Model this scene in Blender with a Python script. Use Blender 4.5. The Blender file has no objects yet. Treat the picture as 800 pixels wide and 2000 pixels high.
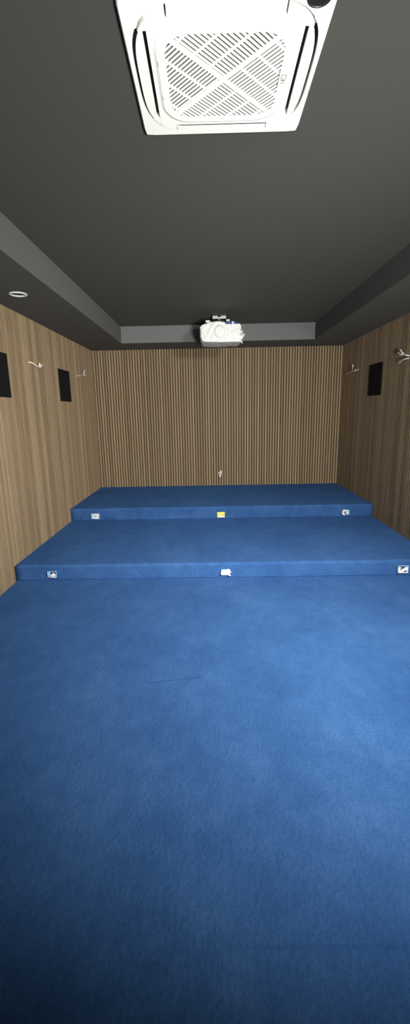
import bpy, bmesh, math, random
from mathutils import Vector, Matrix
random.seed(7)
SC = bpy.context.scene
C = SC.collection
PI = math.pi

# ------------------------------------------------------------------ measures
XL, XR, YB, YF = -1.7485, 2.0008, 6.8517, -1.70     # faces of the slats; front end of the room
ZC, ZS = 2.5832, 2.3704                             # tray ceiling, soffit
TL, TR, TY = -1.1706, 1.432, 6.2074                 # tray sides and back
Y1, Y2, Z1, Z2 = 3.6455, 5.2667, 0.1451, 0.2992     # carpeted tiers
SD, SP, SW = 0.012, 0.040, 0.0255                   # slat depth, pitch, width

# ------------------------------------------------------------------ helpers
def link(name, bm, mats, parent=None, smooth=False, loc=None):
    me = bpy.data.meshes.new(name)
    bm.normal_update()
    bm.to_mesh(me); bm.free()
    for m in (mats if isinstance(mats, (list, tuple)) else [mats]):
        me.materials.append(m)
    if smooth:
        for p in me.polygons: p.use_smooth = True
    o = bpy.data.objects.new(name, me); C.objects.link(o)
    if parent: o.parent = parent
    if loc: o.location = loc
    return o

def thing(name, label, cat, loc=(0, 0, 0), group=None):
    o = bpy.data.objects.new(name, None); C.objects.link(o)
    o.location = loc; o.empty_display_size = 0.1
    o['label'] = label; o['category'] = cat
    if group: o['group'] = group
    return o

def tag(o, label, cat, group=None, kind=None):
    o['label'] = label; o['category'] = cat
    if group: o['group'] = group
    if kind: o['kind'] = kind
    return o

def box(bm, x0, x1, y0, y1, z0, z1, mi=0, skip=()):
    v = [bm.verts.new((x, y, z)) for z in (z0, z1) for y in (y0, y1) for x in (x0, x1)]
    F = {'bottom': (0, 2, 3, 1), 'top': (4, 5, 7, 6), 'front': (0, 1, 5, 4), 'back': (2, 6, 7, 3),
         'left': (0, 4, 6, 2), 'right': (1, 3, 7, 5)}
    for k, f in F.items():
        if k in skip: continue
        fc = bm.faces.new([v[i] for i in f]); fc.material_index = mi
    return v

def bevel(bm, r, seg=3):
    bmesh.ops.bevel(bm, geom=bm.edges[:], offset=r, segments=seg, profile=0.5, affect='EDGES')

def prism(bm, pts, z0, z1, mi=0):
    a = [bm.verts.new((p[0], p[1], z0)) for p in pts]
    b = [bm.verts.new((p[0], p[1], z1)) for p in pts]
    n = len(pts)
    fs = [bm.faces.new(a[::-1]), bm.faces.new(b)]
    for i in range(n):
        fs.append(bm.faces.new((a[i], a[(i + 1) % n], b[(i + 1) % n], b[i])))
    for f in fs: f.material_index = mi
    return fs

def ring(bm, outer, inner, z0, z1, mi=0):
    n = len(outer)
    A = [[bm.verts.new((p[0], p[1], z)) for p in L] for L in (outer, inner) for z in (z0, z1)]
    o0, o1, i0, i1 = A
    for k in range(n):
        j = (k + 1) % n
        for q in ((o0[k], o0[j], o1[j], o1[k]), (i0[j], i0[k], i1[k], i1[j]),
                  (o1[k], o1[j], i1[j], i1[k]), (o0[j], o0[k], i0[k], i0[j])):
            bm.faces.new(q).material_index = mi

def tube(bm, pts, r, sides=8, r2=None):
    pts = [Vector(p) for p in pts]
    n = len(pts); rings = []
    up = None
    for i, p in enumerate(pts):
        t = (pts[min(i + 1, n - 1)] - pts[max(i - 1, 0)]).normalized()
        if up is None:
            up = Vector((0, 0, 1)) if abs(t.z) < .9 else Vector((1, 0, 0))
        s = t.cross(up).normalized(); up = s.cross(t).normalized()
        rr = r if r2 is None else r + (r2 - r) * i / (n - 1)
        rings.append([bm.verts.new(p + (s * math.cos(a) + up * math.sin(a)) * rr)
                      for a in [2 * PI * k / sides for k in range(sides)]])
    for i in range(n - 1):
        for k in range(sides):
            bm.faces.new((rings[i][k], rings[i][(k + 1) % sides], rings[i + 1][(k + 1) % sides], rings[i + 1][k]))
    bm.faces.new(rings[0][::-1]); bm.faces.new(rings[-1])

def smoothpts(P, k=6):
    P = [Vector(p) for p in P]; out = []
    for i in range(len(P) - 1):
        p0 = P[max(i - 1, 0)]; p1 = P[i]; p2 = P[i + 1]; p3 = P[min(i + 2, len(P) - 1)]
        for s in range(k):
            t = s / k
            out.append(.5 * ((2 * p1) + (p2 - p0) * t + (2 * p0 - 5 * p1 + 4 * p2 - p3) * t * t
                             + (3 * p1 - p0 - 3 * p2 + p3) * t ** 3))
    out.append(P[-1]); return out

def lathe(bm, prof, seg=40, mi=0):
    R = [[bm.verts.new((r * math.cos(2 * PI * k / seg), r * math.sin(2 * PI * k / seg), z)) for k in range(seg)]
         for r, z in prof]
    for i in range(len(prof) - 1):
        for k in range(seg):
            bm.faces.new((R[i][k], R[i][(k + 1) % seg], R[i + 1][(k + 1) % seg], R[i + 1][k])).material_index = mi
    return R

# ------------------------------------------------------------------ materials
def mat(name, col, rough=.5, metal=0., spec=.5):
    m = bpy.data.materials.new(name); m.use_nodes = True
    b = m.node_tree.nodes['Principled BSDF']
    b.inputs['Base Color'].default_value = (*col, 1)
    b.inputs['Roughness'].default_value = rough
    b.inputs['Metallic'].default_value = metal
    b.inputs['Specular IOR Level'].default_value = spec
    return m

class NT:
    def __init__(s, m): s.t = m.node_tree; s.b = s.t.nodes['Principled BSDF']
    def n(s, ty, **kw):
        o = s.t.nodes.new(ty)
        for k, v in kw.items(): setattr(o, k, v)
        return o
    def l(s, a, b): s.t.links.new(a, b)
    def math(s, op, a, b=None):
        o = s.n('ShaderNodeMath', operation=op)
        for i, v in enumerate((a, b)):
            if v is None: continue
            if isinstance(v, (int, float)): o.inputs[i].default_value = v
            else: s.l(v, o.inputs[i])
        return o.outputs[0]
    def obj(s): return s.n('ShaderNodeTexCoord').outputs['Object']
    def noise(s, co, scale, detail=2., rough=.5, stretch=(1, 1, 1)):
        mp = s.n('ShaderNodeMapping'); mp.inputs['Scale'].default_value = stretch
        s.l(co, mp.inputs['Vector'])
        o = s.n('ShaderNodeTexNoise'); s.l(mp.outputs[0], o.inputs['Vector'])
        o.inputs['Scale'].default_value = scale; o.inputs['Detail'].default_value = detail
        o.inputs['Roughness'].default_value = rough
        return o.outputs['Fac']
    def ramp(s, f, stops):
        o = s.n('ShaderNodeValToRGB'); e = o.color_ramp.elements
        while len(e) < len(stops): e.new(.5)
        for x, (p, c) in zip(e, stops): x.position = p; x.color = (*c, 1)
        s.l(f, o.inputs[0]); return o.outputs[0]
    def bump(s, h, strength, dist):
        o = s.n('ShaderNodeBump'); o.inputs['Strength'].default_value = strength
        o.inputs['Distance'].default_value = dist
        s.l(h, o.inputs['Height']); s.l(o.outputs[0], s.b.inputs['Normal'])

def wood(name, axis):
    """veneered acoustic slats: every slat and every 60 cm panel its own tone, grain running up"""
    m = mat(name, (.3, .22, .14), .62, spec=.3); t = NT(m)
    co = t.obj(); sep = t.n('ShaderNodeSeparateXYZ'); t.l(co, sep.inputs[0])
    c = sep.outputs['X' if axis == 0 else 'Y']
    off = (XL if axis == 0 else YF)
    idx = t.math('FLOOR', t.math('DIVIDE', t.math('SUBTRACT', c, off), SP))
    wn = t.n('ShaderNodeTexWhiteNoise', noise_dimensions='1D'); t.l(idx, wn.inputs['W'])
    pan = t.math('FLOOR', t.math('DIVIDE', t.math('ADD', idx, (14.5 - int((3.705 + 1.70) / SP) % 15) if axis else 4.5), 15))
    wp = t.n('ShaderNodeTexWhiteNoise', noise_dimensions='1D'); t.l(t.math('ADD', pan, 31.7), wp.inputs['W'])
    # shift the grain from slat to slat
    cb = t.n('ShaderNodeCombineXYZ'); t.l(t.math('MULTIPLY', wn.outputs['Value'], 9.), cb.inputs[2])
    va = t.n('ShaderNodeVectorMath', operation='ADD'); t.l(co, va.inputs[0]); t.l(cb.outputs[0], va.inputs[1])
    st = (1, 1, .035)
    g1 = t.noise(va.outputs[0], 150, 3, .6, st)
    g2 = t.noise(va.outputs[0], 1.6, 3, .6, (1, 1, 1))
    f = t.math('ADD', t.math('MULTIPLY', wn.outputs['Value'], .34), t.math('MULTIPLY', wp.outputs['Value'], .22))
    f = t.math('ADD', f, t.math('MULTIPLY', g1, .42))
    f = t.math('ADD', f, t.math('MULTIPLY', g2, .30))
    f = t.math('SUBTRACT', f, .14)
    col = t.ramp(f, [(0., (.150, .100, .060)), (.5, (.352, .252, .146)), (1., (.53, .405, .255))])
    t.l(col, t.b.inputs['Base Color'])
    t.bump(g1, .25, .001)
    return m

def paint(name, col, rough=.7, bloom=0.):
    m = mat(name, col, rough, spec=.3); t = NT(m)
    n = t.noise(t.obj(), 260, 2)
    t.bump(n, .12, .001)
    t.b.inputs['Diffuse Roughness'].default_value = 1.
    if bloom:                                            # fine bloom of the dead-matt paint at grazing view
        t.b.inputs['Sheen Weight'].default_value = bloom
        t.b.inputs['Sheen Roughness'].default_value = .45
        t.b.inputs['Sheen Tint'].default_value = (.75, .74, .70, 1)
    return m

def carpet(name):
    m = mat(name, (.08, .17, .40), .95, spec=.04); t = NT(m)
    co = t.obj()
    big = t.noise(co, 2.4, 5, .62, (1, .75, 1))
    mid = t.noise(co, 12, 4, .62, (1.1, .8, 1))
    fine = t.noise(co, 110, 3, .65, (1.2, .7, 1))
    pile = t.noise(co, 420, 2, .6)
    tuft = t.noise(co, 58, 3, .7, (1.0, .95, 1))
    f = t.math('ADD', t.math('MULTIPLY', big, .50), t.math('MULTIPLY', mid, .26))
    f = t.math('ADD', f, t.math('MULTIPLY', tuft, .18))
    f = t.math('ADD', f, t.math('MULTIPLY', fine, .06))
    # a pressed-down crease and a seam line in the nap of the floor carpet
    sep = t.n('ShaderNodeSeparateXYZ'); t.l(co, sep.inputs[0]); X, Y = sep.outputs['X'], sep.outputs['Y']
    def line(slope, c, w, x0, x1):
        d = t.math('ABSOLUTE', t.math('SUBTRACT', t.math('SUBTRACT', Y, t.math('MULTIPLY', X, slope)), c))
        k = t.math('MAXIMUM', t.math('SUBTRACT', 1., t.math('DIVIDE', d, w)), 0.)
        e = t.math('MULTIPLY', t.math('GREATER_THAN', X, x0), t.math('LESS_THAN', X, x1))
        return t.math('MULTIPLY', k, e)
    crease = t.math('MULTIPLY', line(.18, 2.174, .009, -.37, -.07), t.math('MULTIPLY', mid, .34))
    seam = t.math('MULTIPLY', line(0., .900, .012, .02, 1.4), .045)
    f = t.math('SUBTRACT', t.math('SUBTRACT', f, crease), seam)
    col = t.ramp(f, [(.30, CARPET[0]), (.5, CARPET[1]), (.70, CARPET[2])])
    t.l(col, t.b.inputs['Base Color'])
    b = t.b
    b.inputs['Sheen Weight'].default_value = .25
    b.inputs['Sheen Roughness'].default_value = .55
    b.inputs['Sheen Tint'].default_value = (.16, .40, 1, 1)
    h = t.math('ADD', t.math('MULTIPLY', tuft, 1.6), t.math('MULTIPLY', pile, .5))
    h = t.math('ADD', h, t.math('MULTIPLY', mid, .9))
    t.bump(h, .75, .007)
    return m

CARPET = [(.020, .068, .200), (.041, .115, .295), (.074, .170, .385)]
M_WB, M_WS = wood('slat_veneer_back', 0), wood('slat_veneer_side', 1)
M_FELT = mat('acoustic_felt', (.070, .050, .031), .95, spec=.1)
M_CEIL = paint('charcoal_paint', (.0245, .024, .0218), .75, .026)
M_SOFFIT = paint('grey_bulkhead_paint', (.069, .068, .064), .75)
M_BACK_LIT = paint('tray_back_lit_grey', (.205, .206, .204), .75)  # tray back face: frontal light put into the grey
M_CARPET = carpet('blue_carpet')
M_WHITE = mat('white_plastic', (.70, .715, .655), .55, spec=.3)
M_WHITE2 = mat('white_grille_plastic', (.70, .715, .655), .55, spec=.3)
M_DARK = mat('dark_cavity', (.012, .012, .014), .8)
M_FILTER_SHADE = mat('filter_shade_black', (.015, .015, .016), .9, spec=.1)
M_SLOT_SHADE = mat('slot_shade_grey', (.13, .132, .124), .6, spec=.1)
M_BLACK = mat('black_metal', (.008, .008, .009), .5)
M_SPK = mat('black_speaker_cloth', (.010, .010, .010), .85, spec=.2)
M_SPKF = mat('black_speaker_frame', (.011, .011, .010), .8, spec=.2)
M_GREY = mat('grey_metal', (.42, .42, .42), .4, .3)
M_CABLE = mat('cream_cable', (.86, .80, .68), .5)
M_CABLEW = mat('white_cable', (.88, .90, .86), .5)
M_LBLUE = mat('pale_blue_box', (.30, .52, .80), .5)
M_YEL = mat('yellow_box', (.95, .80, .20), .5)
M_PRINT = mat('grey_print', (.10, .11, .12), .6)
M_BLUEF = mat('blue_label', (.010, .038, .150), .4)
M_LENS = mat('lens_glass', (.75, .76, .75), .2)
M_BROWN = mat('lamp_inside', (.05, .035, .025), .4)

# ------------------------------------------------------------------ room
SPK_Z = (1.604, 1.972)
JOINT = int((3.705 - YF) / SP) % 15
def ground(y): return Z2 if y > Y2 else (Z1 if y > Y1 else 0.)

def slat_wall(name, axis, fixed, sign, a0, a1, cuts, mats):
    """felt board with upright slats; cuts = [(a_lo, a_hi, z_lo, z_hi)] openings"""
    bm = bmesh.new()
    n = int(math.ceil((a1 - a0) / SP))
    for i in range(n):
        p = a0 + i * SP + (SP - SW) / 2; q = min(p + SW, a1)
        if q - p < .004: continue
        if axis and i % 15 == JOINT: q -= .006       # open joint between two 60 cm panels
        segs = [(ground((p + q) / 2) if axis else Z2, ZS)]
        if axis:   # a slat that straddles a riser stops at the higher tier
            segs = [(max(ground(p), ground(q)), ZS)]
        for lo, hi, zl, zh in cuts:
            if q > lo and p < hi: segs = [(segs[0][0], zl), (zh, ZS)]
        for z0, z1 in segs:
            r = .0018
            # profile of the slat across its width: softly eased front arrises
            prof = [(p, 0), (p, SD - r), (p + r, SD), (q - r, SD), (q, SD - r), (q, 0)]
            V = []
            for z in (z0, z1):
                row = []
                for a, d in prof:
                    w = fixed + sign * (SD - d)
                    row.append(bm.verts.new((a, w, z) if axis == 0 else (w, a, z)))
                V.append(row)
            for k in range(5):
                bm.faces.new((V[0][k], V[0][k + 1], V[1][k + 1], V[1][k]))
            bm.faces.new(V[0]); bm.faces.new(V[1])
    f0, f1 = fixed + sign * SD, fixed + sign * (SD + .03)
    lo, hi = min(f0, f1), max(f0, f1)
    if axis == 0: box(bm, a0 - .05, a1 + .05, lo, hi, -.05, ZS, 1)
    else: box(bm, lo, hi, a0, a1 + .012, -.05, ZS, 1)
    bmesh.ops.recalc_face_normals(bm, faces=bm.faces[:])
    o = link(name, bm, mats); o['kind'] = 'structure'
    return o

SPK_L = [(3.535, 3.945), (5.270, 5.662)]
SPK_R = [(5.272, 5.680)]
wb = slat_wall('wall_back', 0, YB, 1, XL, XR, [], [M_WB, M_FELT])
tag(wb, 'back wall of upright brown wooden slats above the top carpeted tier', 'wall')
wl = slat_wall('wall_left', 1, XL, -1, YF, YB, [(a, b, *SPK_Z) for a, b in SPK_L], [M_WS, M_FELT])
tag(wl, 'left wall of upright brown wooden slats with two black speakers', 'wall')
wr = slat_wall('wall_right', 1, XR, 1, YF, YB, [(a, b, *SPK_Z) for a, b in SPK_R], [M_WS, M_FELT])
tag(wr, 'right wall of upright brown wooden slats in shade', 'wall')

# ceiling: raised tray with dropped soffits round it, one closed mesh, with the cut-out of the downlight
DL = (-1.470, 3.650); DLR = .058
def build_ceiling():
    bm = bmesh.new()
    T = ZC + .12
    x0, x1 = XL - SD - .03, XR + SD + .03
    y0, y1 = YF, YB + SD + .03
    def hole_face(xa, xb, ya, yb, z, hole=None):
        if not hole:
            v = [bm.verts.new((x, y, z)) for x, y in ((xa, ya), (xa, yb), (xb, yb), (xb, ya))]
            bm.faces.new(v); return
        ov = [bm.verts.new((x, y, z)) for x, y in ((xa, ya), (xa, yb), (xb, yb), (xb, ya))]
        es = [bm.edges.new((ov[i], ov[(i + 1) % 4])) for i in range(4)]
        iv = [bm.verts.new((hole[0] + DLR * math.cos(2 * PI * k / 32), hole[1] + DLR * math.sin(2 * PI * k / 32), z)) for k in range(32)]
        es += [bm.edges.new((iv[i], iv[(i + 1) % 32])) for i in range(32)]
        bmesh.ops.triangle_fill(bm, edges=es, use_beauty=True, normal=(0, 0, -1))
        hv = [bm.verts.new((v.co.x, v.co.y, z + .10)) for v in iv]
        for i in range(32):
            bm.faces.new((iv[i], iv[(i + 1) % 32], hv[(i + 1) % 32], hv[i]))
        bm.faces.new(hv)
    hole_face(x0, TL, y0, y1, ZS, DL)             # left soffit
    hole_face(TR, x1, y0, y1, ZS)                 # right soffit
    hole_face(TL, TR, TY, y1, ZS)                 # back soffit
    hole_face(TL, TR, y0, TY, ZC)                 # tray
    def quad(*p): bm.faces.new([bm.verts.new(q) for q in p])
    quad((TL, y0, ZS), (TL, TY, ZS), (TL, TY, ZC), (TL, y0, ZC))
    quad((TR, TY, ZS), (TR, y0, ZS), (TR, y0, ZC), (TR, TY, ZC))
    quad((TL, TY, ZS), (TR, TY, ZS), (TR, TY, ZC), (TL, TY, ZC))
    quad((x0, y0, T), (x1, y0, T), (x1, y1, T), (x0, y1, T))
    for a, b in (((x0, y0), (x0, y1)), ((x0, y1), (x1, y1)), ((x1, y1), (x1, y0)), ((x1, y0), (x0, y0))):
        quad((*a, ZS), (*b, ZS), (*b, T), (*a, T))
    bmesh.ops.remove_doubles(bm, verts=bm.verts[:], dist=.0004)
    bm.normal_update()
    for f in bm.faces:                                   # uprights lighter grey; the back one has its light put into the colour
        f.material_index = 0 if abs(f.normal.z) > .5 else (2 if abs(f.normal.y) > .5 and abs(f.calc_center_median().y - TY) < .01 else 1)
    o = link('ceiling', bm, [M_CEIL, M_SOFFIT, M_BACK_LIT]); o['kind'] = 'structure'
    return tag(o, 'dark charcoal ceiling with a raised tray and dropped borders', 'ceiling')
build_ceiling()

# floor and the two carpeted tiers
bm = bmesh.new()
box(bm, XL - SD, XR + SD, YF, Y1 + .03, -.06, 0.)
o = link('floor', bm, M_CARPET); o['kind'] = 'structure'
tag(o, 'flat blue carpeted floor in front of the raised tiers', 'floor')

def tier(name, y0, z0, z1, y1, label):
    """carpet wrapped over a riser: rounded nosing with the slightly overhanging lip the photograph shows"""
    bm = bmesh.new(); r = .022
    prof = [(y0 + .004, z0), (y0, z0 + .012), (y0, z1 - r - .012)]
    prof += [(y0 - .004, z1 - r - .004)]
    prof += [(y0 - .004 + r - r * math.cos(a), z1 - r + r * math.sin(a)) for a in [PI / 2 * k / 6 for k in range(7)]]
    prof += [(y1, z1), (y1, z0)]
    nx = 60; X0, X1 = XL - SD, XR + SD; rows = []
    rnd = random.Random(int(y0 * 100))
    ph = [rnd.uniform(0, 6) for _ in range(6)]
    for i in range(nx + 1):
        x = X0 + (X1 - X0) * i / nx
        w = .0016 * (math.sin(x * 5.3 + ph[0]) + math.sin(x * 11.7 + ph[1]) + .6 * math.sin(x * 23 + ph[2]))
        rows.append([bm.verts.new((x, y + (w if 1 <= k <= 10 else 0), z)) for k, (y, z) in enumerate(prof)])
    n = len(prof)
    for i in range(nx):
        for k in range(n):
            bm.faces.new((rows[i][k], rows[i + 1][k], rows[i + 1][(k + 1) % n], rows[i][(k + 1) % n]))
    bm.faces.new(rows[0]); bm.faces.new(rows[-1])
    bmesh.ops.recalc_face_normals(bm, faces=bm.faces[:])
    o = link(name, bm, M_CARPET); o['kind'] = 'structure'
    for p in o.data.polygons: p.use_smooth = len(p.vertices) == 4 and abs(p.normal.z) < .999
    return tag(o, label, 'carpeted step')
tier('floor_tier', Y1, 0., Z1, Y2 + .03, 'lower blue carpeted tier, one step above the floor')
tier('floor_tier', Y2, Z1, Z2, YB + SD, 'upper blue carpeted tier against the slatted back wall')

# front end of the room behind the camera: plain dark wall with a doorway at its right end, where faint world light enters
DOOR = (1.0, 1.95, 2.10)
bm = bmesh.new()
xa, xb = XL - SD - .03, XR + SD + .03
box(bm, xa, DOOR[0], YF - .12, YF, -.06, ZC + .12)
box(bm, DOOR[1], xb, YF - .12, YF, -.06, ZC + .12)
box(bm, DOOR[0], DOOR[1], YF - .12, YF, DOOR[2], ZC + .12)
o = link('wall_front', bm, M_CEIL); o['kind'] = 'structure'
tag(o, 'dark front wall behind the viewer with a doorway', 'wall')

# ------------------------------------------------------------------ ceiling cassette
AX, AY, H = .0663, 1.7778, .31
def build_ac():
    root = thing('air_conditioner', 'square white ceiling cassette air conditioner with a diagonal-slatted grille',
                 'air conditioner', (AX, AY, ZC))
    S = lambda u, v: (u * H, v * H)
    def squircle(a, n, N=96, s=1.):
        out = []
        for k in range(N):
            t = 2 * PI * k / N; c, d = math.cos(t), math.sin(t)
            r = (abs(c) ** n + abs(d) ** n) ** (-1 / n)
            out.append((a * r * c * H, a * r * d * H))
        return out
    def rsq(a, r, N=96):
        """rounded square sampled at the same angles as squircle()"""
        out = []
        for k in range(N):
            t = 2 * PI * k / N; c, d = math.cos(t), math.sin(t)
            lo, hi = 0, 2.
            for _ in range(40):
                m = (lo + hi) / 2; x, y = abs(c) * m, abs(d) * m
                qx, qy = x - (a - r), y - (a - r)
                s = math.hypot(max(qx, 0), max(qy, 0)) + min(max(qx, qy), 0) - r
                if s < 0: lo = m
                else: hi = m
            out.append((lo * c * H, lo * d * H))
        return out
    NS = 3.7
    # outer frame: thin square plate with eased edge and the big rounded opening
    bm = bmesh.new()
    out, inn = rsq(1.0, .04), squircle(.945, NS)
    out2 = rsq(.985, .04)
    n = 96
    L = [[bm.verts.new((x, y, z)) for x, y in P] for P, z in
         ((out, 0), (out, -.014), (out2, -.020), (inn, -.020), (inn, 0))]
    for a in range(4):
        for k in range(n):
            bm.faces.new((L[a][k], L[a][(k + 1) % n], L[a + 1][(k + 1) % n], L[a + 1][k]))
    bmesh.ops.recalc_face_normals(bm, faces=bm.faces[:])
    link('outer_frame', bm, M_WHITE, root)
    # flat black sheet that paints the shade of the duct behind the gaps
    bm = bmesh.new()
    prism(bm, squircle(.944, NS), -.002, -.0005)
    link('duct_shade_sheet', bm, M_DARK, root)
    # white face between the vanes
    bm = bmesh.new()
    sq = []
    for k in range(96):
        t = 2 * PI * k / 96; c, d = math.cos(t), math.sin(t)
        m = .765 / max(abs(c), abs(d)); sq.append((c * m * H, d * m * H))
    ring(bm, sq, rsq(.7205, .335), -.0245, -.002)
    curve = lambda a, u: a * (1 - (abs(u) / a) ** NS) ** (1 / NS)
    ca = .922
    for su in (1, -1):
        for sv in (1, -1):
            P = [(.57, .7649), (.57, curve(ca, .57))]
            vend = .64
            uend = curve(ca, vend)
            for k in range(1, 14):
                t = k / 14
                u = .57 + (uend - .57) * (t ** .7); P.append((u, curve(ca, u)))
            P += [(uend, vend), (.7649, vend), (.7649, .7649)]
            Q = [S(su * a, sv * b) for a, b in P]
            if su * sv < 0: Q = Q[::-1]
            prism(bm, Q, -.0235, -.002)
            # shallow floor of the groove round the corner
            G = [(.57, .90), (.57, curve(.944, .57))]
            ue = curve(.944, .62)
            for k in range(1, 14):
                u = .57 + (ue - .57) * ((k / 14) ** .7); G.append((u, curve(.944, u)))
            G += [(ue, .62), (.86, .62), (.80, .80)]
            Q = [S(su * a, sv * b) for a, b in G]
            if su * sv < 0: Q = Q[::-1]
            prism(bm, Q, -.0125, -.0025)
    bmesh.ops.recalc_face_normals(bm, faces=bm.faces[:])
    link('face_panel', bm, M_WHITE, root)
    # four swing vanes
    cv = .912
    for q in range(4):
        bm = bmesh.new()
        half = (.632, .632, .562, .552)[q]; cv = (.912, .912, .912, .938)[q]; th = (.007, .007, .003, .007)[q]
        inner = (.802, .802, .805, .785)[q]
        P = [(inner, -half), *[(curve(cv, v), v) for v in [-half + 2 * half * k / 20 for k in range(21)]], (inner, half)]
        if q == 0: Q = P
        elif q == 1: Q = [(-a, -b) for a, b in P]
        elif q == 2: Q = [(-b, a) for a, b in P]
        else: Q = [(b, -a) for a, b in P]
        prism(bm, [S(*p) for p in Q], -.0235, -.0235 + th)
        # tilt the vane slightly about its outer edge
        ang = math.radians((2.5, 2.5, 1., 1.)[q])
        c = Vector((*S(*((.90, 0), (-.90, 0), (0, .90), (0, -.90))[q]), -.0235))
        ax = ('Y', 'Y', 'X', 'X')[q]; sg = (1, -1, -1, 1)[q]
        bmesh.ops.rotate(bm, verts=bm.verts[:], cent=c, matrix=Matrix.Rotation(-sg * ang, 3, ax))
        bmesh.ops.recalc_face_normals(bm, faces=bm.faces[:])
        link('vane', bm, M_WHITE, root)
    # intake grille: rounded rim, diagonal slats in four fields, cross ribs
    bm = bmesh.new()
    rim_o, rim_i = rsq(.7195, .335), rsq(.612, .238)
    rim_m = rsq(.690, .315)
    L = [[bm.verts.new((x, y, z)) for x, y in P] for P, z in
         ((rim_o, -.004), (rim_o, -.0252), (rim_m, -.0290), (rim_i, -.0290), (rim_i, -.012))]
    for a in range(4):
        for k in range(n):
            bm.faces.new((L[a][k], L[a][(k + 1) % n], L[a + 1][(k + 1) % n], L[a + 1][k]))
    def inside(x, y, a=.622, r=.245):
        x, y = abs(x), abs(y); qx, qy = x - (a - r), y - (a - r)
        return math.hypot(max(qx, 0), max(qy, 0)) + min(max(qx, qy), 0) - r < 0
    r2 = 1 / math.sqrt(2)
    # s runs along "\" (1,1), t along "/" (1,-1)
    xy = lambda s, t: ((s + t) * r2, (s - t) * r2)
    def bar(fixed, axis, lo, hi, w, z0, z1):
        """straight bar with constant s (axis 's') or t, clipped to the rounded opening"""
        N = 200; cur = None
        runs = []
        for k in range(N + 1):
            q = lo + (hi - lo) * k / N
            p = xy(fixed, q) if axis == 's' else xy(q, fixed)
            if inside(*p):
                if cur is None: cur = q
                end = q
            elif cur is not None:
                runs.append((cur, end)); cur = None
        if cur is not None: runs.append((cur, end))
        for a, b in runs:
            if b - a < .01: continue
            pts = [(fixed - w / 2, a), (fixed + w / 2, a), (fixed + w / 2, b), (fixed - w / 2, b)]
            if axis == 't': pts = [(y, x) for x, y in pts]
            prism(bm, [S(*xy(*p)) for p in pts], z0, z1)
    pitch = .0445; wb_ = .0212
    # near and far fields (|v|>|u|, s*... ) have slats along "\"; left and right along "/"
    def field_bars(z0, z1):
        k = 0
        while True:
            o_ = .035 + pitch * (k + .5)
            if o_ > .92: break
            # t constant -> bar along s (near and far fields); s constant -> bar along t (left and right fields)
            bar(o_, 't', -.95, -.018, wb_, z0, z1); bar(-o_, 't', .018, .95, wb_, z0, z1)
            bar(-o_, 's', -.95, -.018, wb_, z0, z1); bar(o_, 's', .018, .95, wb_, z0, z1)
            k += 1
    field_bars(-.0285, -.0267)
    for c in (-.0, ):
        bar(c, 's', -.95, .95, .05, -.0292, -.013)
        bar(c, 't', -.95, .95, .05, -.0295, -.0128)
    for m in (.235, .47, .70):
        for sg in (1, -1):
            wr_ = .022
            bar(sg * m, 's', 0 if sg < 0 else -.95, .95 if sg < 0 else 0, wr_, -.0280, -.014)   # across near/far fields
            bar(sg * m, 't', 0 if sg > 0 else -.95, .95 if sg > 0 else 0, wr_, -.0280, -.014)   # across left/right fields
    bmesh.ops.recalc_face_normals(bm, faces=bm.faces[:])
    g = link('intake_grille', bm, M_WHITE2, root)
    bm = bmesh.new(); field_bars(-.0267, -.0080)
    bmesh.ops.recalc_face_normals(bm, faces=bm.faces[:])
    link('slat_shade_part', bm, M_SLOT_SHADE, g)  # upper part of the same slats, darkened to paint the shade in the slots
    bm = bmesh.new(); prism(bm, rsq(.63, .25), -.0075, -.004)
    link('air_filter', bm, M_FILTER_SHADE, g)  # filter coloured near black to paint deep shade behind the slots
    # two little latches at the left of the grille
    for v in (-.263, .240):
        bm = bmesh.new()
        box(bm, -.012, .012, -.013, .013, -.0015, .0015); bevel(bm, .001, 1)
        box(bm, -.007, .004, -.004, .004, -.003, -.0005)
        l = link('latch', bm, M_WHITE, g); l.location = (-.655 * H, v * H, -.0295)
    # printed mark at the right edge of the grille
    cvt = lambda X, Y: (.585 + (X - 265) / 170 * .105 + (550 - Y) / 290 * 0.0, -.105 + (Y - 260) / 290 * .215)
    strokes = [[(300, 262), (300, 370)], [(300, 440), (300, 548)],
               [(345, 330), (345, 400), (370, 425), (400, 425), (425, 400), (425, 330), (345, 330)],
               [(385, 425), (385, 490)], [(345, 440), (425, 440)], [(345, 490), (425, 490)]]
    bm = bmesh.new()
    for st in strokes:
        P = [S(*cvt(*p)) for p in st]
        for a, b in zip(P, P[1:]):
            a, b = Vector(a), Vector(b); d = (b - a).normalized() * .0009; nn = Vector((-d.y, d.x))
            prism(bm, [a - d - nn, b + d - nn, b + d + nn, a - d + nn], -.0296, -.0288)
    bmesh.ops.recalc_face_normals(bm, faces=bm.faces[:])
    link('printed_mark', bm, M_PRINT, g)
    # round dark sensor window in the near right corner
    bm = bmesh.new()
    R = lathe(bm, [(.0345, -.0195), (.0345, -.0215), (.031, -.0218), (.030, -.0205)], 40)
    bm.faces.new(R[-1])
    bmesh.ops.recalc_face_normals(bm, faces=bm.faces[:])
    s = link('sensor_window', bm, M_BLACK, root); s.location = (.832 * H, -.925 * H, 0)
build_ac()

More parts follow.
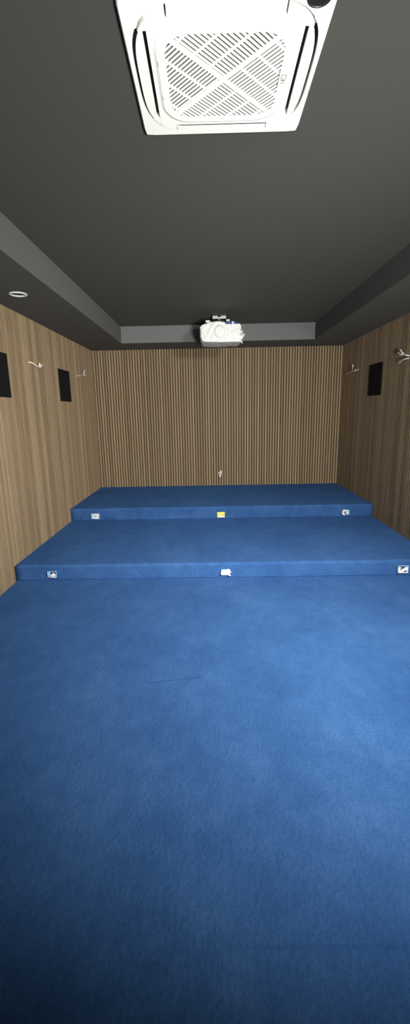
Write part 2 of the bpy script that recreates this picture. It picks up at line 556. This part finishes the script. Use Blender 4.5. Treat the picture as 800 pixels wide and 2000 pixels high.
# ------------------------------------------------------------------ projector under a plastic bag
def film_material():
    m = bpy.data.materials.new('plastic_film'); m.use_nodes = True
    t = NT(m); nt = m.node_tree; b = t.b
    b.inputs['Base Color'].default_value = (.93, .935, .90, 1)
    b.inputs['Roughness'].default_value = .25
    b.inputs['Specular IOR Level'].default_value = .6
    tr = t.n('ShaderNodeBsdfTransparent'); tl = t.n('ShaderNodeBsdfTranslucent')
    tl.inputs['Color'].default_value = (.85, .86, .83, 1)
    m1 = t.n('ShaderNodeMixShader'); m1.inputs[0].default_value = .10
    t.l(b.outputs[0], m1.inputs[1]); t.l(tl.outputs[0], m1.inputs[2])
    m2 = t.n('ShaderNodeMixShader'); m2.inputs[0].default_value = .02
    t.l(m1.outputs[0], m2.inputs[1]); t.l(tr.outputs[0], m2.inputs[2])
    t.l(m2.outputs[0], nt.nodes['Material Output'].inputs['Surface'])
    n = t.noise(t.obj(), 30, 4, .6); t.bump(n, .25, .006)
    return m

def build_projector():
    cx, y0, y1 = .148, 5.415, 5.80
    zb, zt = 2.255, 2.470
    root = thing('projector', 'white ceiling projector wrapped in a clear plastic bag, hung under the tray ceiling',
                 'projector', (cx, (y0 + y1) / 2, ZC))
    yo = (y0 + y1) / 2; dz = lambda z: z - ZC
    hw, hd = .225, (y1 - y0) / 2
    bm = bmesh.new()
    box(bm, -hw + .012, hw - .012, -hd + .02, hd - .015, dz(zb + .012), dz(zt - .022)); bevel(bm, .022, 4)
    link('body', bm, M_WHITE, root, True)
    # lens ring and lens on the front
    lz = dz(2.362); lx = -.012
    bm = bmesh.new()
    R = lathe(bm, [(.070, -.02), (.070, .012), (.064, .018), (.055, .018), (.052, .004)], 40)
    bm.faces.new(R[-1])
    for v in bm.verts: v.co = Vector((v.co.x, -v.co.z, v.co.y))
    bmesh.ops.recalc_face_normals(bm, faces=bm.faces[:])
    l = link('lens', bm, M_LENS, root, True); l.location = (lx, -hd + .018, lz)
    # bag: crumpled film pulled round the body, pinched ears at the right
    bm = bmesh.new()
    bmesh.ops.create_cube(bm, size=2)
    bmesh.ops.subdivide_edges(bm, edges=bm.edges[:], cuts=56, use_grid_fill=True)
    from mathutils import noise
    zc_, hz = dz((zb + zt) / 2 - .002), (zt - zb) / 2
    for v in bm.verts:
        p = v.co.copy()
        # superellipse rounding
        n4 = (abs(p.x) ** 16 + abs(p.y) ** 16 + abs(p.z) ** 16) ** (1 / 16)
        d = p / n4
        w = Vector((d.x * (hw + .018), d.y * (hd + .012), d.z * (hz + .004)))
        # creases: sharp ridges along slanting folds, plus soft slack
        q = Vector((w.x * 15 + w.z * 10, w.y * 8, w.z * 9 - w.x * 7))
        r1 = 1 - abs(noise.noise(q * .55)) * 2.4
        r2 = 1 - abs(noise.noise(q * 1.7 + Vector((3, 7, 1)))) * 2.4
        a = .009 * (max(r1, -.2) - .4) + .0065 * (max(r2, -.3) - .4)
        nrm = Vector((d.x ** 3, d.y ** 3, d.z ** 3)).normalized()
        # film drawn tight over the lens, slack in a ring round it
        if d.y < -.6:
            rr = math.hypot(w.x - lx, w.z + zc_ - lz)
            sm = lambda e0, e1, x: (lambda t: t * t * (3 - 2 * t))(min(1, max(0, (x - e0) / (e1 - e0))))
            low = 1 - .65 * sm(.0, -.04, w.z)              # the lower front is pulled flat
            lens_k = 1 - sm(.054, .072, rr)
            halo = sm(.050, .070, rr) * (1 - sm(.076, .098, rr))
            a = a * low * (1 - .95 * lens_k) * (1 - .7 * halo) + .013 * lens_k - .006 * halo
            # slanting gather from the left shoulder towards the lens
            if True:
                kk = (1 - abs(d.z) ** 10) * sm(.060, .085, rr) * (1 - .75 * sm(-.03, -.075, w.z))
                g = (w.x + .135) - (w.z + .01) * .55
                a += kk * (.012 * math.exp(-(g / .014) ** 2) - .010 * math.exp(-((g - .030) / .014) ** 2))
                g = (w.z - .010) + (w.x - .15) * .45
                a += -.012 * kk * sm(.06, .10, w.x) * math.exp(-(g / .010) ** 2)
        if d.z < -.8: a *= .5
        w += nrm * a
        # bottom sags: lower right corner hangs
        if d.z < -.3:
            w.z -= .010 * (1 - abs(d.x)) + .012 * max(0, d.x - .1) * (1 if d.y < 0 else .4)
        # narrow the shoulders at the top, leave a slack mouth
        if d.z > .55:
            k = (d.z - .55) / .45
            w.x *= 1 - .06 * k; w.z -= .022 * k * abs(d.x) ** 2
        # rounder left shoulder
        if d.x < -.6:
            w.x += .06 * ((-d.x - .6) / .4) * max(0, abs(d.z) - .45) * (1 if d.z > 0 else .6)
        v.co = Vector((w.x, w.y, w.z + zc_))
    # open mouth on top, round the mount
    top = [f for f in bm.faces if f.calc_center_median().z > dz(zt) - .028 and abs(f.calc_center_median().x) < .155
           and f.normal.z > .5]
    bmesh.ops.delete(bm, geom=top, context='FACES')
    # pinched ears
    def ear(base, tip, wdt, th):
        b0, b1 = Vector(base), Vector(tip); t = (b1 - b0).normalized()
        s = t.cross(Vector((0, 1, 0))).normalized()
        N = 6; rows = []
        for i in range(N + 1):
            k = i / N; ww = wdt * (1 - k) ** .8 + .003
            c = b0.lerp(b1, k) + Vector((0, .010 * math.sin(k * 5), 0))
            rows.append([bm.verts.new(c + s * ww * a + Vector((0, b * th * (1 - .6 * k), 0)))
                         for a, b in ((-1, 0), (-.3, -1), (.2, .4), (1, -.3), (.3, 1.), (-.4, .8))])
        for i in range(N):
            for k in range(6):
                bm.faces.new((rows[i][k], rows[i][(k + 1) % 6], rows[i + 1][(k + 1) % 6], rows[i + 1][k]))
        bm.faces.new(rows[-1])
    ear((.225, -hd + .01, dz(2.285)), (.278, -hd - .025, dz(2.325)), .032, .014)
    ear((.225, -hd + .02, dz(2.280)), (.250, -hd - .015, dz(2.222)), .022, .012)
    ear((.232, -hd + .05, dz(2.350)), (.256, -hd + .02, dz(2.330)), .045, .016)
    bmesh.ops.recalc_face_normals(bm, faces=bm.faces[:])
    link('plastic_bag', bm, film_material(), root, True)
    # blue protective label along the top front edge, right of the lens
    bm = bmesh.new()
    q0 = -hd - .024
    prism(bm, [(.046, -.010), (.066, .010), (.120, .016), (.165, .010), (.205, -.014), (.190, -.020), (.075, -.020)], 0, .022)
    for v in bm.verts: v.co = Vector((v.co.x, q0 + v.co.z, dz(zt - .014) + v.co.y))
    bmesh.ops.recalc_face_normals(bm, faces=bm.faces[:])
    bevel(bm, .004, 2)
    lb = link('blue_label', bm, M_BLUEF, root)
    lb['label'] = 'blue label at the top front edge'
    bm = bmesh.new(); box(bm, .130, .150, -hd - .028, -hd - .010, dz(zt - .036), dz(zt - .004)); bevel(bm, .003, 1)
    link('label_clip', bm, M_WHITE, lb)
    # ceiling mount
    bm = bmesh.new()
    prism(bm, [(-.085, -.05), (-.018, -.05), (-.018, -.025), (.018, -.025), (.018, -.05), (.085, -.05), (.085, .09), (-.085, .09)], -.012, 0)
    # folded front lip, pale, with the notch in the middle
    for v in bm.verts: v.co.x -= .012
    l0, l1 = -.057, -.022
    box(bm, -.092, .068, -.048, .06, l0 + .004, l0 + .010)
    for x_ in (-.088, .060): box(bm, x_, x_ + .004, -.048, .06, l0 + .004, 0)
    bmesh.ops.recalc_face_normals(bm, faces=bm.faces[:])
    mp = link('mount_plate', bm, M_BLACK, root)
    bm = bmesh.new()
    prism(bm, [(-.092, l0), (.068, l0), (.068, l1), (.010, l1), (.004, l1 - .014), (-.028, l1 - .014), (-.034, l1), (-.092, l1)], .048, .053)
    box(bm, -.017, -.008, l0 - .016, l0 - .004, .048, .054)
    for v in bm.verts: v.co = Vector((v.co.x, -v.co.z, v.co.y))
    bmesh.ops.recalc_face_normals(bm, faces=bm.faces[:])
    lip = link('mount_lip', bm, M_GREY, mp)
    lip['label'] = 'pale grey notched front lip'
    bm = bmesh.new()
    R = lathe(bm, [(.032, -.010), (.032, dz(zt) + .012), (.05, dz(zt) + .010), (.05, dz(zt) - .02)], 24); bm.faces.new(R[-1])
    bmesh.ops.recalc_face_normals(bm, faces=bm.faces[:])
    link('mount_column', bm, M_BLACK, root, True)
    bm = bmesh.new(); box(bm, -.120, .100, -.075, .10, dz(zt) + .008, dz(zt) + .036); bevel(bm, .004, 2)
    link('mount_bracket', bm, M_BLACK, root)
    for sx in (-1, 1):
        for sy in (-1, 1):
            bm = bmesh.new()
            tube(bm, [(sx * .03, sy * .02, dz(zt) + .022), (sx * .10, sy * .09, dz(zt) + .020),
                      (sx * .145, sy * .15, dz(zt) + .010), (sx * .15, sy * .155, dz(zt) - .03)], .012, 8)
            link('mount_arm', bm, M_BLACK, root)
    for x, w, q in ((-.150, .026, -.002), (.086, .021, .004), (-.030, .038, -.008)):
        bm = bmesh.new()
        box(bm, x - w, x + w, -hd - .004, -hd + .022, dz(zt) + q - .004, dz(zt) + q + (.018 if w < .03 else .010)); bevel(bm, .004, 2)
        box(bm, x - w * .4, x + w * .4, -hd + .004, -hd + .018, dz(zt) - .03, dz(zt) + q)
        link('mount_foot', bm, M_WHITE, root)
build_projector()

# ------------------------------------------------------------------ in-wall speakers
def speaker(wallx, sgn, y0, y1, label):
    z0, z1 = SPK_Z
    yc, zc = (y0 + y1) / 2, (z0 + z1) / 2
    root = thing('wall_speaker', label, 'speaker', (wallx, yc, zc), 'square black speakers set into the slatted side walls')
    hy, hz = (y1 - y0) / 2, (z1 - z0) / 2
    bm = bmesh.new()
    def ringbox(a, b, x0, x1):
        o = [(-a, -b), (a, -b), (a, b), (-a, b)]; i = [(-a + .010, -b + .010), (a - .010, -b + .010), (a - .010, b - .010), (-a + .010, b - .010)]
        ring(bm, o, i, x0, x1)
    ringbox(hy, hz, -.011, .003)
    for v in bm.verts: v.co = Vector((v.co.z * sgn, v.co.x, v.co.y))
    bmesh.ops.recalc_face_normals(bm, faces=bm.faces[:])
    link('frame', bm, M_SPKF, root)
    # bowed cloth grille
    bm = bmesh.new(); N = 12; rows = []
    for i in range(N + 1):
        for_j = []
        for j in range(N + 1):
            a, b = -1 + 2 * i / N, -1 + 2 * j / N
            for_j.append(bm.verts.new((sgn * (.0015 * (1 - a ** 4) * (1 - b ** 4) - .001), a * (hy - .009), b * (hz - .009))))
        rows.append(for_j)
    for i in range(N):
        for j in range(N):
            bm.faces.new((rows[i][j], rows[i + 1][j], rows[i + 1][j + 1], rows[i][j + 1]))
    link('grille_cloth', bm, M_SPK, root, True)
speaker(XL, 1, *SPK_L[0], 'black square speaker in the left wall, nearest and cut by the photo edge')
speaker(XL, 1, *SPK_L[1], 'black square speaker in the left wall between two cream cable ends')
speaker(XR, -1, *SPK_R[0], 'black square speaker in the shaded right wall')

# ------------------------------------------------------------------ downlight
root = thing('recessed_downlight', 'round white-rimmed recessed downlight in the left ceiling border', 'downlight', (DL[0], DL[1], ZS))
bm = bmesh.new()
lathe(bm, [(.0575, .02), (.0575, 0), (.068, 0), (.069, -.004), (.064, -.009), (.054, -.008), (.0515, -.004), (.0505, .001)], 48)
bmesh.ops.recalc_face_normals(bm, faces=bm.faces[:])
link('trim_ring', bm, M_WHITE2, root, True)
bm = bmesh.new()
R = lathe(bm, [(.0505, .001), (.050, .03), (.042, .07)], 48); bm.faces.new(R[-1])
link('reflector', bm, M_DARK, root, True)
bm = bmesh.new()
R = lathe(bm, [(.004, .066), (.020, .064), (.024, .045), (.018, .036)], 24); bm.faces.new(R[-1])
bmesh.ops.recalc_face_normals(bm, faces=bm.faces[:])
link('bulb', bm, M_BROWN, root, True)

# ------------------------------------------------------------------ loose cable ends on the walls
def cable(label, loc, paths, mats, group, name='cable_end'):
    root = thing(name, label, 'cable', loc, group)
    for i, (P, r, m) in enumerate(paths):
        bm = bmesh.new(); tube(bm, smoothpts(P), r, 8, r * .9)
        link('sheath' if i == 0 else 'wire_core', bm, m, root, True)
G = 'cream cable ends sticking out of the slatted side walls'
# left wall: x grows into the room
cable('cream cable end on the left wall, nearer one, ending in a stubby fork', (XL, 4.57, 1.944),
      [([(-.008, -.145, .010), (.014, -.10, .006), (.028, -.04, -.014), (.030, .03, -.020), (.032, .060, -.014)], .0080, M_CABLE),
       ([(.030, .030, -.018), (.032, .040, .006), (.032, .040, .020)], .0095, M_CABLE),
       ([(.032, .050, -.014), (.034, .085, .006), (.034, .105, .010)], .0125, M_CABLE)], None, G)
cable('cream cable end on the left wall beside the far speaker, near the back corner', (XL, 6.17, 1.976),
      [([(-.008, -.20, -.030), (.016, -.14, -.026), (.026, -.07, -.022), (.028, .02, -.002), (.028, .06, .012)], .0068, M_CABLE),
       ([(.028, .045, .004), (.029, .075, .040), (.029, .105, .068)], .0115, M_CABLE),
       ([(.028, .055, .002), (.029, .115, -.006), (.029, .175, .014)], .0095, M_CABLE)], None, G)
# right wall: -x grows into the room
cable('cream cable end on the right wall beside the back corner, one core upright', (XR, 6.27, 1.945),
      [([(.008, -.20, .024), (-.026, -.14, .004), (-.030, -.04, .004), (-.030, .06, .008), (-.030, .17, .000), (-.030, .23, -.014)], .0058, M_CABLE),
       ([(-.030, -.02, .006), (-.031, -.02, .04), (-.031, -.03, .062)], .0030, M_CABLE),
       ([(-.031, -.03, .058), (-.032, -.035, .080), (-.032, -.04, .094)], .0072, M_CABLEW),
       ([(-.030, -.05, .004), (-.031, -.10, .000), (-.031, -.15, .022)], .0068, M_CABLEW)], None, G)
cable('cream cable end on the right wall at the photo edge, split into several cores', (XR, 4.68, 1.962),
      [([(.008, -.10, -.006), (-.020, -.07, .004), (-.030, -.01, .020), (-.030, .04, .024)], .0065, M_CABLEW),
       ([(-.030, .010, .018), (-.032, .055, .030), (-.032, .105, .050)], .0095, M_CABLEW),
       ([(-.030, -.020, .024), (-.032, .015, .046), (-.032, .050, .070)], .0095, M_CABLEW),
       ([(.000, -.10, -.028), (-.026, -.06, -.034), (-.030, .0, -.042), (-.030, .06, -.060)], .0050, M_CABLEW)], None, G)
# back wall, low in the middle
cable('short white cable end poking out of the back wall just above the carpet', (.151, YB, .478),
      [([(.0, .008, .02), (.004, -.022, .026), (.012, -.030, .045), (.016, -.030, .048), (.006, -.034, .0), (-.004, -.034, -.042)], .0165, M_CABLEW),
       ([(-.002, .004, .028), (-.018, -.022, .034), (-.024, -.026, .012), (-.022, -.026, -.008)], .0055, M_CABLEW)], None, None)

# ------------------------------------------------------------------ wiring boxes in the risers
def wiring_box(loc, label, mat_box, coils, w=.102, h=.068):
    """open back box set in the riser, its rim proud of the carpet, cable coiled in it; +x right, -y out of the riser"""
    root = thing('wiring_box', label, 'wiring box', loc, 'open wiring boxes in the carpeted risers')
    bm = bmesh.new()
    a, b = w / 2, h / 2; t = .0035
    o = [(-a, -b), (a, -b), (a, b), (-a, b)]; i = [(-a + t, -b + t), (a - t, -b + t), (a - t, b - t), (-a + t, b - t)]
    ring(bm, o, i, -.001, .014)
    prism(bm, i, -.001, .002)
    for v in bm.verts: v.co = Vector((v.co.x, -v.co.z, v.co.y))
    bmesh.ops.recalc_face_normals(bm, faces=bm.faces[:])
    link('box', bm, mat_box, root)
    for P, r, m, nm in coils:
        bm = bmesh.new(); tube(bm, smoothpts([(x, -.012 - y, z) for x, y, z in P]), r, 8)
        link(nm, bm, m, root, True)
    return root
def flap(root, x0, x1, z0, z1, y, m, nm='flap'):
    bm = bmesh.new(); box(bm, x0, x1, -y - .003, -y, z0, z1); bevel(bm, .001, 1); link(nm, bm, m, root)
B = -.006
r = wiring_box((-1.443, Y2 + B, .203), 'white wiring box with a looped cable, left end of the upper riser', M_LBLUE,
    [([(-.03, 0, -.022), (-.028, .004, .012), (.0, .006, .024), (.024, .004, .012), (.018, .002, -.012), (-.008, .006, -.018)], .0115, M_CABLEW, 'cable'),
     ([(.012, .0, .020), (.036, .008, .026), (.042, .010, .020)], .009, M_CABLEW, 'cable_tail'),
     ([(.010, .004, -.008), (.036, .010, -.002), (.046, .014, .004)], .010, M_CABLEW, 'cable_tail'),
     ([(-.030, .0, -.026), (.0, .006, -.027), (.044, .010, -.026)], .0085, M_CABLEW, 'cable_tail')])
flap(r, -.049, -.036, -.031, .031, .014, mat('pale_flap', (.70, .80, .92), .5))
r = wiring_box((.123, Y2 + B, .196), 'yellow wiring box in the middle of the upper riser', M_YEL,
    [([(-.036, 0, .018), (-.010, .006, .024), (.008, .006, .010), (-.006, .006, -.008), (-.034, .004, -.004)], .012, M_YEL, 'cable'),
     ([(-.038, 0, -.022), (-.01, .006, -.024), (.02, .006, -.022), (.040, .002, -.024)], .0095, M_CABLEW, 'cable_tail'),
     ([(.040, 0, .024), (.039, .006, .004), (.036, .004, -.014)], .0085, M_YEL, 'cable_tail')], .094, .070)
flap(r, -.045, .014, -.033, .033, .0125, M_YEL)
flap(r, .026, .045, -.033, .033, .0125, M_YEL)
r = wiring_box((1.668, Y2 + B, .203), 'white wiring box with a hooked cable, right end of the upper riser', M_LBLUE,
    [([(-.006, 0, .024), (-.026, .006, .022), (-.036, .006, .002), (-.036, .006, -.020), (-.012, .004, -.026)], .0125, M_CABLEW, 'cable'),
     ([(-.020, .0, .006), (-.010, .008, -.004), (-.002, .008, -.020)], .0040, M_PRINT, 'dark_core'),
     ([(.014, 0, .028), (.012, .006, .0), (.022, .006, -.026)], .0125, M_CABLEW, 'cable_tail')], .088, .062)
flap(r, .028, .042, -.028, .028, .0135, mat('pale_flap_greyer', (.42, .55, .74), .5))  # greyer, darker blue than the upper left flap
r = wiring_box((-1.428, Y1 + B, .062), 'pale blue wiring box with a slanting white cable, left end of the lower riser', M_LBLUE,
    [([(-.012, 0, -.014), (.006, .008, -.004), (.024, .008, .010)], .0125, M_CABLEW, 'cable'),
     ([(-.002, .0, -.014), (.020, .010, -.008), (.034, .012, .002)], .0095, M_CABLEW, 'cable_tail'),
     ([(-.018, .0, -.026), (.010, .006, -.024), (.038, .006, -.026)], .0045, M_CABLEW, 'cable_tail')], .080, .054)
flap(r, -.039, -.012, -.025, .025, .0125, M_LBLUE)
flap(r, -.012, .038, -.020, .024, .004, mat('recess_shade', (.010, .020, .045), .8), 'shade_sheet')  # dark sheet painting the shade inside the box
r = wiring_box((.120, Y1 + B, .058), 'white wiring box packed with white cable, middle of the lower riser', M_LBLUE,
    [([(-.030, 0, .014), (.030, .005, .014), (.034, .006, .0), (.0, .006, .0), (-.030, .006, .0), (-.030, .006, -.014), (.028, .006, -.012)], .0105, M_CABLEW, 'cable'),
     ([(.012, 0, .022), (.024, .004, .026), (.034, .004, .018)], .0075, M_CABLEW, 'cable_tail'),
     ([(.020, .0, -.022), (.034, .008, -.024), (.044, .014, -.028)], .0065, M_CABLEW, 'cable_tail')], .078, .052)
flap(r, -.037, .037, -.024, .024, .0125, M_CABLEW)
r = wiring_box((1.683, Y1 + B, .062), 'white wiring box with crossed cables, right end of the lower riser', M_LBLUE,
    [([(-.028, 0, .022), (-.034, .006, .0), (-.034, .006, -.022), (-.018, .006, -.020), (.006, .008, .002), (.028, .008, .020)], .0105, M_CABLEW, 'cable'),
     ([(-.012, .0, -.004), (.016, .008, -.002), (.030, .008, .004), (.026, .008, .018)], .0085, M_CABLEW, 'cable_tail'),
     ([(-.030, .0, -.028), (.010, .006, -.027), (.042, .006, -.026)], .0050, M_CABLEW, 'cable_tail')], .094, .066)
flap(r, .036, .046, -.030, .028, .0135, mat('pale_flap_blue', (.55, .75, .98), .5))
flap(r, -.040, .034, -.026, .028, .004, mat('recess_shade_blue', (.020, .040, .085), .8), 'shade_sheet')  # dark blue sheet standing for the shaded interior behind the cables

# ------------------------------------------------------------------ light
def area(name, loc, target, sx, sy, power, col, spread=180):
    L = bpy.data.lights.new(name, 'AREA'); L.shape = 'RECTANGLE'; L.size = sx; L.size_y = sy
    L.energy = power; L.color = col; L.spread = math.radians(spread)
    o = bpy.data.objects.new(name, L); C.objects.link(o); o.location = loc
    o.rotation_euler = (Vector(target) - Vector(loc)).to_track_quat('-Z', 'Y').to_euler()
    return o
area('added_ceiling_fill', (1.0, -1.0, .95), (.0, 4.2, 3.8), .5, .6, 110, (1.0, .99, .94), 94)  # unseen lamp added to brighten the ceiling and air conditioner
area('added_floor_key', (1.6, .05, 2.2), (.3, 3.2, .36), .4, .4, 71, (1.0, .99, .95), 83)  # unseen lamp added to light floor, walls and projector from the right
W = bpy.data.worlds.new('world'); SC.world = W; W.use_nodes = True
bg = W.node_tree.nodes['Background']
bg.inputs['Color'].default_value = (.9, .95, 1, 1); bg.inputs['Strength'].default_value = .3

# ------------------------------------------------------------------ camera
cam = bpy.data.cameras.new('camera'); co = bpy.data.objects.new('camera', cam); C.objects.link(co)
f, pitch, yaw, roll = 846.189, -.2278, -.0142, -.0195
cam.sensor_fit = 'VERTICAL'; cam.sensor_height = 36.; cam.lens = 36. * f / 2000.
cam.clip_start = .02
fw = Vector((math.sin(yaw) * math.cos(pitch), math.cos(yaw) * math.cos(pitch), math.sin(pitch)))
r_ = Vector((math.cos(yaw), -math.sin(yaw), 0)); u_ = r_.cross(fw)
R = r_ * math.cos(roll) + u_ * math.sin(roll); U = -r_ * math.sin(roll) + u_ * math.cos(roll)
co.matrix_world = Matrix(((R.x, U.x, -fw.x, 0), (R.y, U.y, -fw.y, 0), (R.z, U.z, -fw.z, 2.2249 * .62 / .95), (0, 0, 0, 1)))
SC.camera = co
SC.view_settings.view_transform = 'Standard'; SC.view_settings.look = 'None'
SC.view_settings.gamma = 1; SC.view_settings.use_curve_mapping = False
SC.view_settings.exposure = 0.
